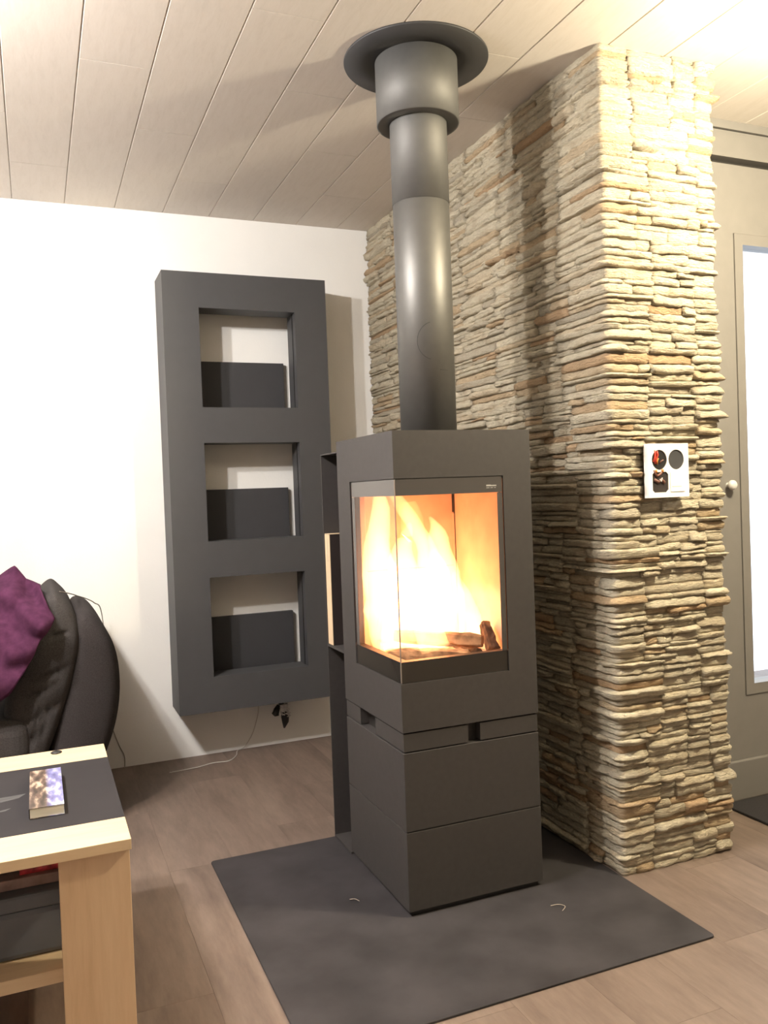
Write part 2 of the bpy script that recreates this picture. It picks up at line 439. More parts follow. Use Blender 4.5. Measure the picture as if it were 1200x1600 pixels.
prof = [(0.0, 0.034), (0.012, 0.034), (0.017, 0.028), (0.018, 0.020), (0.012, 0.012), (0.007, 0.008), (0.009, 0.0)]
kb = MB().lathe(prof, 0, 0, 20).build('knob', M['chrome'])
kb.rotation_euler = (R(90), 0, 0); kb.location = (0.751, YG, 1.133); put(kb, wd)

# ------------------------------------------------------------------ stone clad pillar wall
sw = struct(box('wall_stone', 'core', None, 0.016, W - 0.016, -(L - 0.016), 0.0, 0.0, H), 'wall end clad in cream split ledge stones', 'wall')
rng = random.Random(31)

def stone_mesh(path, nrm, z0, z1, prot, rr):
    """path: points (x,y) along the stone, nrm: outward normals; a craggy ledge"""
    n = len(path); h = z1 - z0
    sd = Vector((rr.uniform(0, 90), rr.uniform(0, 90), rr.uniform(0, 90)))
    tilt = rr.uniform(-0.30, 0.30) * min(h, 0.02)
    kind = rr.random()
    if kind < 0.45: sh = [(0.70, 0.03), (0.88, 0.22), (1.0, 0.50), (0.82, 0.78), (0.45, 0.97)]      # nose in the middle
    elif kind < 0.75: sh = [(0.92, 0.03), (1.05, 0.20), (0.92, 0.45), (0.70, 0.74), (0.40, 0.97)]   # sloping top, overhang below
    else: sh = [(0.72, 0.03), (0.82, 0.30), (0.90, 0.55), (1.0, 0.80), (0.78, 0.98)]                # flat face
    rows = 7
    v = []; f = []
    for i, ((x, y), (nx, ny)) in enumerate(zip(path, nrm)):
        t = i / (n - 1)
        s = Vector((x * 26, y * 26, z0 * 45)) + sd
        w1 = noise.noise(s); w2 = noise.noise(s * 2.1 + Vector((5, 1, 7))); w3 = noise.noise(s * 1.3 + Vector((15, 3, 2)))
        p = prot * (1 + 0.55 * w1 + 0.25 * w2)
        if i == 0 or i == n - 1: p *= 0.86
        zb = z0 + 0.16 * h * w3 + tilt * (t - 0.5); zt = z1 + 0.16 * h * w2 + tilt * (t - 0.5)
        v.append((x - nx * 0.016, y - ny * 0.016, zb))
        for j, (d, q) in enumerate(sh):
            e = noise.noise(Vector((x * 60, y * 60, j * 2.7)) + sd); e2 = noise.noise(Vector((x * 50, y * 50, j * 1.9 + 40)) + sd)
            dd = p * d + 0.0045 * e; qq = min(1.0, max(0.0, q + 0.13 * e2 * (1 if 0 < j < 4 else 0.3)))
            v.append((x + nx * dd, y + ny * dd, zb + qq * (zt - zb)))
        v.append((x - nx * 0.016, y - ny * 0.016, zt))
    for i in range(n - 1):
        for q in range(rows - 1):
            f.append((i * rows + q, (i + 1) * rows + q, (i + 1) * rows + q + 1, i * rows + q + 1))
    f.append(tuple(range(rows))); f.append(tuple((n - 1) * rows + q for q in reversed(range(rows))))
    return v, f

def tintv(rr):
    u = rr.random()
    return rr.uniform(0.80, 1.0) if u < 0.14 else rr.uniform(0.0, 0.3) if u < 0.32 else rr.uniform(0.3, 0.78)

CX, CY = 0.016, -(L - 0.016)     # core corner
RX = W - 0.016
pieces = []                      # (verts, faces, tint, priority)
def prot_(rr): return min(0.030, max(0.004, rr.gauss(0.0155, 0.006)))
def cut(a, b, rr, lo, hi):
    out = [a]
    while b - out[-1] > hi * 1.2: out.append(out[-1] + rr.uniform(lo, hi))
    if b - out[-1] < lo * 0.7 and len(out) > 1: out.pop()
    out.append(b)
    return out
def lin(a, b, seglen=0.020):
    m = max(3, min(9, int(abs(b - a) / seglen) + 1))
    return [a + (b - a) * i / m for i in range(m + 1)]
def layers(z0, z1, rr):
    out = [z0]
    while z1 - out[-1] > 0.034: out.append(out[-1] + rr.choice([rr.uniform(0.011, 0.017), rr.uniform(0.016, 0.024), rr.uniform(0.022, 0.031)]))
    if z1 - out[-1] < 0.009: out.pop()
    out.append(z1)
    return out
def splits(a, b, rr, lo=0.05, hi=0.17):
    return [a, b] if rr.random() < 0.30 else cut(a, b, rr, lo, hi)
def add_piece(path, nr, za, zb, pr, dz=0.0):
    pieces.append((*stone_mesh(path, nr, za + 0.0004, zb - 0.0004, pr, rng), tintv(rng), dz))

z = 0.0
while z < H - 0.001:               # courses of cast panels, each panel layered on its own
    ch = rng.uniform(0.085, 0.15)
    zt = H if H - (z + ch) < 0.07 else z + ch
    cl = rng.uniform(0.14, 0.26); cr_ = rng.uniform(0.085, 0.11) if rng.random() < 0.5 else rng.uniform(0.12, 0.16)
    er = RX - (rng.uniform(0.055, 0.075) if rng.random() < 0.5 else rng.uniform(0.08, 0.11))
    # near corner panel, wrapping
    zs = layers(z, zt, rng)
    for za, zb in zip(zs[:-1], zs[1:]):
        a = cl; b = cr_
        if rng.random() < 0.45:    # a further stone on the long side
            m = rng.uniform(0.05, cl - 0.05); ys = lin(CY + m + 0.001, CY + cl)
            add_piece([(CX, y) for y in ys], [(-1, 0)] * len(ys), za, zb, prot_(rng), 1); a = m
        if rng.random() < 0.30 and cr_ > 0.1:
            m = rng.uniform(0.04, cr_ - 0.035); xs = lin(CX + m + 0.001, CX + cr_)
            add_piece([(x, CY) for x in xs], [(0, -1)] * len(xs), za, zb, prot_(rng), 2); b = m
        ys = lin(CY + a, CY + 0.010, 0.03); xs = lin(CX + 0.010, CX + b, 0.025)
        add_piece([(CX, y) for y in ys] + [(CX, CY + 0.004), (CX + 0.004, CY)] + [(x, CY) for x in xs], [(-1, 0)] * len(ys) + [(-0.98, -0.45), (-0.45, -0.98)] + [(0, -1)] * len(xs), za, zb, prot_(rng) + 0.002, 3)
    # panels on the end face
    js = cut(CX + cr_ + 0.0015, er, rng, 0.10, 0.19)
    for j0, j1 in zip(js[:-1], js[1:]):
        zs = layers(z, zt, rng)
        for za, zb in zip(zs[:-1], zs[1:]):
            sg = splits(j0, j1 - 0.0015, rng, 0.045, 0.13)
            for s0, s1 in zip(sg[:-1], sg[1:]):
                xs = lin(s0, s1 - 0.0004)
                add_piece([(x, CY) for x in xs], [(0, -1)] * len(xs), za, zb, prot_(rng), 2)
    # far corner panel of the end face
    zs = layers(z, zt, rng); rl = rng.uniform(0.10, 0.16)
    for za, zb in zip(zs[:-1], zs[1:]):
        xs = lin(er, RX - 0.010, 0.02); ys = lin(CY + 0.010, CY + rl, 0.03)
        add_piece([(x, CY) for x in xs] + [(RX - 0.004, CY), (RX, CY + 0.004)] + [(RX, y) for y in ys], [(0, -1)] * len(xs) + [(0.45, -0.98), (0.98, -0.45)] + [(1, 0)] * len(ys), za, zb, prot_(rng), 2)
        ys = lin(CY + rl + 0.001, YG - 0.002, 0.03)
        add_piece([(RX, y) for y in ys], [(1, 0)] * len(ys), za, zb, prot_(rng), 0)
    # panels on the long left face, running back to the white wall; the cladding thickens a little towards the back
    js = cut(CY + cl + 0.0015, -0.002, rng, 0.20, 0.42)
    for j0, j1 in zip(js[:-1], js[1:]):
        zs = layers(z, zt, rng); off = 0.012 * ((j0 + L) / L)
        for za, zb in zip(zs[:-1], zs[1:]):
            sg = splits(j0, j1 - 0.001, rng, 0.06, 0.20)
            for s0, s1 in zip(sg[:-1], sg[1:]):
                ys = lin(s0, s1 - 0.0004)
                add_piece([(CX - off, y) for y in ys], [(-1, 0)] * len(ys), za, zb, prot_(rng), 0)
    z = zt

def extent(p):
    vs_ = p[0]
    return (max(q[0] for q in vs_) - min(q[0] for q in vs_) + 0.35 * (max(q[1] for q in vs_) - min(q[1] for q in vs_))) * (vs_[6][2] - vs_[0][2])
single = sorted([p for p in pieces if p[3] >= 2], key=lambda p: -extent(p))[:300]
ids = set(id(p) for p in single)
for p in single:
    vs_ = p[0]; n = len(vs_)
    c = Vector((sum(q[0] for q in vs_) / n, sum(q[1] for q in vs_) / n, sum(q[2] for q in vs_) / n))
    mb = MB().add(vs_, p[1], True)
    o = mb.build('ledge_stone', M['stone'], None, tint=p[2])
    put(o, sw)
mb = MB(); tl = []
for p in pieces:
    if id(p) in ids: continue
    mb.add(p[0], p[1], True); tl += [p[2]] * len(p[0])
o = mb.build('ledge_stones', M['stone'], None, tint=tl)
put(o, sw); o['kind'] = 'stuff'

# ------------------------------------------------------------------ hearth plate
def rounded_rect(x0, x1, y0, y1, r, n=6):
    out = []
    for cx, cy, a0 in ((x1 - r, y1 - r, 0), (x0 + r, y1 - r, 90), (x0 + r, y0 + r, 180), (x1 - r, y0 + r, 270)):
        for i in range(n + 1):
            a = R(a0 + 90 * i / n); out.append((cx + r * math.cos(a), cy + r * math.sin(a)))
    return out
rr_ = rounded_rect(-1.072, 0.0, -2.176, -1.144, 0.012)
nn = len(rr_)
mb = MB().add([(x, y, 0.0003) for x, y in rr_] + [(x, y, 0.006) for x, y in rr_],
              [tuple(range(nn))[::-1], tuple(range(nn, 2 * nn))] + [(i, (i + 1) % nn, nn + (i + 1) % nn, nn + i) for i in range(nn)])
tag(mb.build('hearth_plate', M['plate'], None, 0.001, 1), 'flat dark grey floor plate under the burning stove', 'floor plate')

# ------------------------------------------------------------------ wood stove
X0, X1, Y0, Y1 = -0.656, -0.232, -1.754, -1.307
ST = empty('wood_stove', ((X0 + X1) / 2, (Y0 + Y1) / 2, 0.006), 'tall anthracite wood stove with corner glass and a burning fire', 'stove')
ZT, ZW1, ZW0, ZB = 1.3156, 1.187, 0.637, 0.506
XF = -0.322    # right end of the front window
YLW = -1.415   # rear end of the left window
t = 0.018
mb = MB()
# slabs, pillars and back closed into one housing
mb.box(X0, X1, Y0, Y1, ZW1, ZT)
mb.box(X0, X1, Y0, Y1, ZB, ZW0)
mb.box(XF, X1, Y0, Y0 + 0.03, ZW0, ZW1)
mb.box(X1 - t, X1, Y0 + 0.03, Y1, ZW0, ZW1)
mb.box(X0, X1 - t, Y1 - t, Y1, ZW0, ZW1)
mb.box(X0, X0 + 0.03, YLW, Y1 - t, ZW0, ZW1)
put(mb.build('housing', M['stove']), ST)
# firebox lining
def sp(name, mat, *a, bevel=0.0, parent=ST): 
    o = MB().box(*a).build(name, M[mat], None, bevel); put(o, parent); return o
FB = -1.345; FR = -0.268
fbx = sp('firebox_floor', 'ash', X0 + 0.03, FR, Y0 + 0.03, FB, ZW0, 0.652)
for (za, zb_) in ((0.652, 0.905), (0.9065, 1.187)):
    sp('lining_panel', 'chamotte', X0 + 0.03, FR, FB, FB + 0.018, za, zb_, bevel=0.002)
sp('lining_panel', 'chamotte', FR, FR + 0.018, Y0 + 0.03, FB - 0.003, 0.652, 1.187, bevel=0.002)
sp('lining_panel', 'chamotte', X0 + 0.03, X0 + 0.048, YLW, FB - 0.003, 0.652, 1.187, bevel=0.002)
sp('baffle', 'chamotte', X0 + 0.045, FR, Y0 + 0.045, FB, 1.165, 1.187)
sp('lining_clip', 'stove_dark', FR - 0.008, FR - 0.004, FB - 0.004, FB - 0.0005, 1.08, 1.163)
sp('lining_clip', 'chamotte', FR - 0.008, FR - 0.003, FB - 0.005, FB - 0.0005, 0.88, 1.075)
# corner window: black ledge, panes, printed borders, copper strips for firelit frame edges
GT = 0.005
mb = MB().box(X0 + 0.004, XF - 0.002, Y0 + 0.004, Y0 + 0.028, ZW0 + 0.0005, 0.695)
mb.box(X0 + 0.004, X0 + 0.028, Y0 + 0.028, YLW - 0.002, ZW0 + 0.0005, 0.695)
put(mb.build('door_ledge', M['stove_dark']), ST)
sp('glass_edge', 'glass_edge', X0 + 0.0015, X0 + 0.0042, Y0 + 0.0015, Y0 + 0.0042, 0.640, ZW1 - 0.002)
gf = MB().box(X0 + 0.0045, XF - 0.004, Y0 + 0.002, Y0 + 0.002 + GT, 0.640, ZW1 - 0.002).build('front_pane', M['stove_glass']); put(gf, ST)
gl = MB().box(X0 + 0.002, X0 + 0.002 + GT, Y0 + 0.0075, YLW - 0.012, 0.640, ZW1 - 0.002).build('side_pane', M['stove_glass']); put(gl, ST)
def under(o, thing):     # sub-part: keep world placement below a part that sits at its thing's offset
    o.parent = thing; o.location = o.location - thing.location - thing.parent.location
    return o
for g in (gf, gl): pass
under(MB().box(X0 + 0.0045, XF - 0.004, Y0 + 0.0013, Y0 + 0.0019, 1.141, ZW1 - 0.002).build('printed_border', M['print']), gf)
under(MB().box(XF - 0.020, XF - 0.004, Y0 + 0.0013, Y0 + 0.0019, 0.696, 1.140).build('printed_border', M['print']), gf)
under(MB().box(X0 + 0.0013, X0 + 0.0019, Y0 + 0.0045, YLW - 0.012, 1.141, ZW1 - 0.002).build('printed_border', M['print']), gl)
under(MB().box(X0 + 0.0013, X0 + 0.0019, YLW - 0.036, YLW - 0.012, 0.696, 1.140).build('printed_border', M['print']), gl)
sp('leak_blocker', 'stove_dark', X0 + 0.0095, XF - 0.003, Y0 + 0.0095, Y0 + 0.04, 1.150, ZW1)  # added strips behind the panes, block firelight leaking through the top gap
sp('leak_blocker', 'stove_dark', X0 + 0.0095, X0 + 0.04, Y0 + 0.041, YLW - 0.003, 1.150, ZW1)
mk = MB(); rr2 = random.Random(5); xx = -0.3755
for i in range(9):          # the tiny pale maker's mark, too small to read
    w_ = rr2.uniform(0.0022, 0.0034); hh_ = rr2.choice([0.0032, 0.0032, 0.0042])
    mk.box(xx, xx + w_, Y0 + 0.0006, Y0 + 0.0012, 1.1585, 1.1585 + hh_); xx += w_ + 0.0007
xx = -0.3755
for i in range(11):
    w_ = rr2.uniform(0.0014, 0.0026)
    if i not in (4, 8): mk.box(xx, xx + w_, Y0 + 0.0006, Y0 + 0.0012, 1.1535, 1.1551)
    xx += w_ + 0.0008
under(mk.build('maker_mark', M['mark']), gf)
sp('firelit_edge', 'firelit_copper', XF - 0.0035, XF - 0.0005, Y0 + 0.003, Y0 + 0.012, 0.70, 1.18)  # frame edges lit by the fire, the glow painted in as copper
sp('firelit_edge', 'firelit_copper', X0 + 0.003, X0 + 0.012, YLW - 0.0105, YLW - 0.007, 0.70, 1.18)
sp('firelit_edge', 'firelit_copper', X0 + 0.008, X0 + 0.014, YLW - 0.005, YLW - 0.001, 0.70, 1.18)
# air slider band under the housing with its dark slots
sp('slot_core', 'stove_dark', X0 + 0.03, X1 - 0.03, Y0 + 0.03, Y1 - 0.005, 0.447, ZB)
zb0, zb1 = 0.4535, 0.5015
mb = MB().box(X0 + 0.003, -0.458, Y0 + 0.003, Y0 + 0.03, zb0, zb1); mb.box(X0 + 0.003, X0 + 0.03, Y0 + 0.03, -1.548, zb0, zb1)
put(mb.build('air_slider', M['stove']), ST)
sp('air_slider', 'stove', -0.420, X1 - 0.002, Y0 + 0.003, Y0 + 0.03, zb0, zb1)
sp('air_slider', 'stove', X0 + 0.003, X0 + 0.03, -1.428, Y1, zb0, zb1)
sp('drawer_front', 'stove', X0 + 0.001, X1 - 0.001, Y0 + 0.001, Y1, 0.2375, 0.4495, bevel=0.0012)
sp('joint_core', 'stove_dark', X0 + 0.006, X1 - 0.006, Y0 + 0.006, Y1 - 0.006, 0.228, 0.24)
sp('base_panel', 'stove', X0 + 0.001, X1 - 0.001, Y0 + 0.001, Y1, 0.020, 0.2345, bevel=0.0012)
sp('plinth', 'stove_dark', X0 + 0.012, X1 - 0.012, Y0 + 0.012, Y1 - 0.01, 0.006, 0.020)
# rear log rack, open to the left
YB = -1.146
RK = MB(); 
RK.box(X0 + 0.0, X1, YB - 0.004, YB, 0.006, 1.285)
rk = RK.build('log_rack', M['stove']); put(rk, ST)
for nm, a in (('rack_top', (X0, X1, Y1 + 0.001, YB - 0.004, 1.281, 1.285)), ('rack_shelf', (X0, X1, Y1 + 0.001, YB - 0.004, 0.648, 0.656)),
              ('rack_bottom', (X0, X1, Y1 + 0.001, YB - 0.004, 0.008, 0.014)), ('rack_divider', (-0.47, -0.464, Y1 + 0.001, YB - 0.004, 0.014, 0.648)),
              ('rack_divider', (-0.47, -0.464, Y1 + 0.001, YB - 0.004, 0.656, 1.281))):
    under(MB().box(*a).build(nm, M['stove']), rk)

# long match box standing in the rack
MBX = empty('match_box', (-0.615, -1.177, 0.6565), 'tall narrow match box with tan side standing in the stove rack', 'match box')
put(MB().box(-0.6525, -0.575, -1.2005, -1.1545, 0.6565, 1.021).build('sleeve', M['darkcard']), MBX)
put(MB().box(-0.6545, -0.6526, -1.2005, -1.1545, 0.6575, 1.020).build('side_panel', M['tan']), MBX)
mb = MB(); rr3 = random.Random(3); zq = 0.932
while zq < 1.004:
    d_ = rr3.uniform(0.002, 0.004); mb.box(-0.6552, -0.6546, -1.181, -1.177, zq, zq + d_); zq += d_ + 0.0015
put(mb.build('fine_print', M['cable']), MBX)
put(MB().box(-0.6545, -0.575, -1.2012, -1.1538, 1.0212, 1.0228).build('edge', M['tan']), MBX)

# ------------------------------------------------------------------ fire
def log(name, p0, p1, r, mat, seed, n=9, seg=12):
    p0 = Vector(p0); p1 = Vector(p1); d = (p1 - p0).normalized()
    a = d.cross(Vector((0.1, 0.2, 1))).normalized(); b = d.cross(a)
    v = []; f = []
    for i in range(n):
        t_ = i / (n - 1); c = p0.lerp(p1, t_)
        for k in range(seg):
            w = 2 * math.pi * k / seg
            e = Vector((math.cos(w), math.sin(w), t_ * 3)) + Vector((seed, seed * 2, 0))
            q = r * (1 + 0.28 * noise.noise(e * 1.7) + 0.15 * noise.noise(e * 5)) * (0.86 if i in (0, n - 1) else 1)
            wx = max(-0.78, min(0.78, math.cos(w))) ; wy = max(-0.8, min(0.8, math.sin(w)))
            v.append(c + q * 1.15 * (wx * a + wy * b))
    for i in range(n - 1):
        for k in range(seg):
            k2 = (k + 1) % seg; f.append((i * seg + k, i * seg + k2, (i + 1) * seg + k2, (i + 1) * seg + k))
    f.append(tuple(range(seg))[::-1]); f.append(tuple((n - 1) * seg + k for k in range(seg)))
    return MB().add(v, f, False).build(name, M[mat])
LG = 'logs burning in the stove'
tag(log('firewood_log', (-0.60, -1.56, 0.677), (-0.42, -1.70, 0.677), 0.023, 'log', 1), 'pale split log lying lowest and nearest the corner glass', 'log', LG)
tag(log('firewood_log', (-0.56, -1.50, 0.722), (-0.37, -1.69, 0.716), 0.021, 'log', 4), 'burning split log laid across the lower log in the stove', 'log', LG)
tag(log('firewood_log', (-0.385, -1.70, 0.673), (-0.345, -1.48, 0.68), 0.020, 'char', 7), 'blackened log in the right corner of the fire', 'log', LG)
tag(log('firewood_log', (-0.315, -1.66, 0.668), (-0.30, -1.58, 0.745), 0.018, 'char', 9), 'charred log stub leaning at the right end of the fire', 'log', LG)
tag(log('firewood_log', (-0.58, -1.42, 0.680), (-0.34, -1.42, 0.684), 0.026, 'ember', 12), 'glowing log at the back of the fire', 'log', LG)

FIRE = empty('fire', (-0.45, -1.55, 0.66), 'bright orange and white flames behind the stove glass', 'fire')
def flame(pts, rad, mat='flame', sub=4, seed=0):
    P = [Vector(p) for p in pts]; out = []; rd = []
    n = len(P)
    for i in range(n - 1):
        a, b, c, d = P[max(i - 1, 0)], P[i], P[i + 1], P[min(i + 2, n - 1)]
        for k in range(sub):
            t_ = k / sub
            q = 0.5 * (2 * b + (c - a) * t_ + (2 * a - 5 * b + 4 * c - d) * t_ ** 2 + (3 * b - a - 3 * c + d) * t_ ** 3)
            out.append(q); rd.append(rad[i] + (rad[i + 1] - rad[i]) * t_)
    out.append(P[-1]); rd.append(rad[-1])
    mb = MB().tube(out, rd, 14)
    for i, p in enumerate(mb.v):
        s = Vector(p) * 16 + Vector((seed * 3.1, seed * 1.7, 0))
        mb.v[i] = tuple(Vector(p) + 0.014 * Vector((noise.noise(s), noise.noise(s + Vector((9, 3, 1))), 0)))
    put(mb.build('flame_tongue', M[mat]), FIRE)
flame([(-0.57, -1.47, 0.68), (-0.575, -1.46, 0.80), (-0.58, -1.45, 0.94), (-0.575, -1.44, 1.05), (-0.57, -1.45, 1.15)], [0.045, 0.062, 0.052, 0.034, 0.018], seed=1)
flame([(-0.52, -1.52, 0.68), (-0.535, -1.54, 0.80), (-0.555, -1.56, 0.92), (-0.54, -1.55, 1.01), (-0.52, -1.54, 1.06)], [0.05, 0.065, 0.045, 0.026, 0.006], seed=2)
flame([(-0.46, -1.52, 0.68), (-0.44, -1.50, 0.80), (-0.42, -1.48, 0.90), (-0.44, -1.46, 1.00), (-0.49, -1.45, 1.09), (-0.53, -1.44, 1.16)], [0.06, 0.07, 0.05, 0.030, 0.022, 0.012], seed=3)
flame([(-0.40, -1.50, 0.68), (-0.37, -1.47, 0.80), (-0.365, -1.44, 0.92), (-0.375, -1.42, 1.02), (-0.39, -1.42, 1.07)], [0.055, 0.06, 0.045, 0.024, 0.006], seed=4)
flame([(-0.33, -1.55, 0.68), (-0.32, -1.52, 0.76), (-0.335, -1.50, 0.84), (-0.35, -1.49, 0.90)], [0.045, 0.04, 0.024, 0.005], seed=5)
flame([(-0.30, -1.60, 0.68), (-0.295, -1.60, 0.74), (-0.30, -1.60, 0.80)], [0.018, 0.016, 0.004], 'flame_soft', seed=6)
flame([(-0.49, -1.62, 0.70), (-0.51, -1.62, 0.77), (-0.53, -1.62, 0.85)], [0.05, 0.04, 0.006], seed=7)
flame([(-0.36, -1.62, 0.68), (-0.355, -1.61, 0.74), (-0.35, -1.60, 0.79)], [0.022, 0.018, 0.003], 'flame_soft', seed=8)
flame([(-0.60, -1.55, 0.69), (-0.605, -1.55, 0.74), (-0.60, -1.54, 0.80)], [0.028, 0.024, 0.004], seed=9)
flame([(-0.48, -1.44, 0.72), (-0.46, -1.42, 0.86), (-0.45, -1.41, 1.00), (-0.46, -1.41, 1.12)], [0.07, 0.065, 0.05, 0.02], 'flame_soft', seed=10)
fl_l = point('fire_light', (-0.46, -1.50, 0.80), 1.3, (1.0, 0.23, 0.08), 0.06)

# ------------------------------------------------------------------ flue pipe
PXc, PYc = -0.444, -1.540
FP = empty('flue_pipe', (PXc, PYc, ZT), 'grey metal flue pipe rising from the stove to the ceiling', 'flue pipe')
put(MB().lathe([(0.0835, ZT + 0.0005), (0.0835, 2.000), (0.081, 2.002), (0.081, ZT + 0.0005)], PXc, PYc, 96, True).build('lower_section', M['pipe2']), FP)
put(MB().lathe([(0.0845, 1.995), (0.0845, 2.40), (0.0836, 2.40), (0.0836, 1.995)], PXc, PYc, 96, True).build('upper_section', M['pipe']), FP)
put(MB().lathe([(0.1215, 2.232), (0.1215, H - 0.006), (0.118, H - 0.006), (0.118, 2.236), (0.086, 2.236), (0.086, 2.232), (0.118, 2.2315)], PXc, PYc, 96, True).build('collar', M['pipe']), FP)
put(MB().lathe([(0.086, H - 0.0062), (0.212, H - 0.0062), (0.213, H - 0.004), (0.213, H - 0.0002), (0.086, H - 0.0002)], PXc, PYc, 96, True).build('ceiling_rosette', M['rosette']), FP)
# oval cleaning hatch following the curve of the pipe
hp = []
for i in range(25):
    w = R(195 + 150 * i / 24); ang = R(-97) + 0.62 * math.sin(w); zz = 1.583 + 0.055 * math.cos(w)
    hp.append((PXc + 0.0836 * math.cos(ang), PYc + 0.0836 * math.sin(ang), zz))
put(MB().tube(hp, 0.0007, 6).build('hatch_seam', M['stove_dark']), FP)
hp = [(PXc + 0.0836 * math.cos(R(a_)), PYc + 0.0836 * math.sin(R(a_)), 1.50) for a_ in range(-88, -66, 3)]
put(MB().tube(hp, 0.0006, 6).build('hatch_seam', M['stove_dark']), FP)

# ------------------------------------------------------------------ wall shelf unit
UX0, UX1, UZ0, UZ1, UD = -1.010, -0.290, 0.238, 2.116, 0.20
US = empty('wall_shelf', ((UX0 + UX1) / 2, -0.1, UZ0), 'tall slate grey wall shelf frame with three square openings', 'wall shelf')
OX0, OX1 = -0.860, -0.437
OPS = [(0.388, 0.815), (0.970, 1.391), (1.543, 1.966)]
yf = -UD; yb_ = -0.078
mb = MB()
mb.box(UX0, OX0, yf, yb_, UZ0, UZ1); mb.box(OX1, UX1, yf, yb_, UZ0, UZ1)
zc = [UZ0] + [z_ for o_ in OPS for z_ in o_] + [UZ1]
for a, b in zip(zc[0::2], zc[1::2]): mb.box(OX0, OX1, yf, yb_, a, b)
me_o = mb.build('front_frame', M['unit'])
bm = bmesh.new(); bm.from_mesh(me_o.data); bmesh.ops.remove_doubles(bm, verts=bm.verts, dist=1e-5); bm.to_mesh(me_o.data); bm.free()
put(me_o, US)
put(MB().box(UX0, UX0 + 0.018, yb_, -0.0005, UZ0, UZ1).build('side_panel', M['unit']), US)
put(MB().box(UX1 - 0.018, UX1, yb_, -0.0005, UZ0, UZ1).build('side_panel', M['unit']), US)
put(MB().box(UX0 + 0.018, UX1 - 0.018, yb_, -0.0005, UZ1 - 0.018, UZ1).build('top_panel', M['unit']), US)
put(MB().box(UX0 + 0.018, UX1 - 0.018, yb_, -0.0005, UZ0, UZ0 + 0.018).build('bottom_panel', M['unit']), US)
for zt in (0.619, 1.193, 1.766):
    put(MB().box(UX0 + 0.02, -0.448, -0.026, -0.001, zt - 0.36, zt).build('back_panel', M['unit_back']), US)
for a, b in OPS:
    put(MB().box(OX1 - 0.0025, OX1 - 0.0002, yf + 0.040, yf + 0.048, a + 0.001, b - 0.001).build('jamb_groove', M['black']), US)

# ------------------------------------------------------------------ wall plate on the stone
WP = empty('wall_plate', (0.182, -1.836, 1.107), 'white four part wall plate with three open dark boxes on the stone', 'wall plate')
wx0, wx1, wz0, wz1, wy0, wy1 = 0.112, 0.262, 1.107, 1.265, -1.842, -1.836
def plate_with_holes():
    mb = MB(); cells = [(0.126, 0.182, 1.188, 1.247, 'r'), (0.187, 0.246, 1.188, 1.247, 'r'), (0.127, 0.185, 1.122, 1.182, 's'), (0.191, 0.246, 1.122, 1.182, 'b')]
    xs = [wx0, 0.1835, wx1] if False else None
    bm = bmesh.new()
    n = 24
    def ringpts(c):
        a0, a1, b0, b1, kd = c; cx, cz, hx, hz = (a0 + a1) / 2, (b0 + b1) / 2, (a1 - a0) / 2, (b1 - b0) / 2
        pts = []
        for i in range(n):
            w = 2 * math.pi * (i + 0.5) / n; ca, sa = math.cos(w), math.sin(w)
            if kd == 'r': pts.append((cx + hx * ca, cz + hz * sa))
            else:
                m_ = max(abs(ca), abs(sa)); pts.append((cx + hx * ca / m_, cz + hz * sa / m_))
        return pts
    def outer(c, lim):
        a0, a1, b0, b1 = lim; cx, cz = (c[0] + c[1]) / 2, (c[2] + c[3]) / 2
        pts = []
        for i in range(n):
            w = 2 * math.pi * (i + 0.5) / n; ca, sa = math.cos(w), math.sin(w)
            tx = (a1 - cx) / ca if ca > 0 else (a0 - cx) / ca
            tz = (b1 - cz) / sa if sa > 0 else (b0 - cz) / sa
            q = min(tx, tz); pts.append((cx + q * ca, cz + q * sa))
        return pts
    xm, zm = 0.1845, 1.185
    lims = [(wx0, xm, zm, wz1), (xm, wx1, zm, wz1), (wx0, xm + 0.003, wz0, zm), (xm + 0.003, wx1, wz0, zm)]
    for c, lim in zip(cells, lims):
        # four corner points added so that the tile is filled squarely
        inn = ringpts(c); out = outer(c, lim)
        v = [(x, wy0, z_) for x, z_ in out] + [(x, wy0, z_) for x, z_ in inn] + [(x, wy1, z_) for x, z_ in inn]
        f = []
        for i in range(n):
            j = (i + 1) % n
            f.append((i, j, n + j, n + i)); f.append((n + i, n + j, 2 * n + j, 2 * n + i))
        mb.add(v, f)
        # corners
        for cxn, czn in ((lim[0], lim[2]), (lim[1], lim[2]), (lim[1], lim[3]), (lim[0], lim[3])):
            best = sorted(range(n), key=lambda i: (out[i][0] - cxn) ** 2 + (out[i][1] - czn) ** 2)[:2]
            mb.add([(cxn, wy0, czn), (out[best[0]][0], wy0, out[best[0]][1]), (out[best[1]][0], wy0, out[best[1]][1])], [(0, 1, 2)])
    # rim
    mb.add([(wx0, wy0, wz0), (wx1, wy0, wz0), (wx1, wy0, wz1), (wx0, wy0, wz1), (wx0, wy1 + 0.012, wz0), (wx1, wy1 + 0.012, wz0), (wx1, wy1 + 0.012, wz1), (wx0, wy1 + 0.012, wz1)],
           [(0, 1, 5, 4), (1, 2, 6, 5), (2, 3, 7, 6), (3, 0, 4, 7)])
    return mb, cells
mb, cells = plate_with_holes()
put(mb.build('cover_frame', M['white_plastic']), WP)
for i, c in enumerate(cells[:3]):
    put(MB().box(c[0] - 0.001, c[1] + 0.001, wy1 - 0.003, wy1, c[2] - 0.001, c[3] + 0.001).build('open_box', [M['black'], M['unit_back'], M['darkcard']][i]), WP)
put(MB().box(cells[3][0] + 0.0006, cells[3][1] - 0.0006, wy0 - 0.002, wy1, cells[3][2] + 0.0006, cells[3][3] - 0.0006).build('blank_switch', M['white_plastic'], None, 0.001), WP)
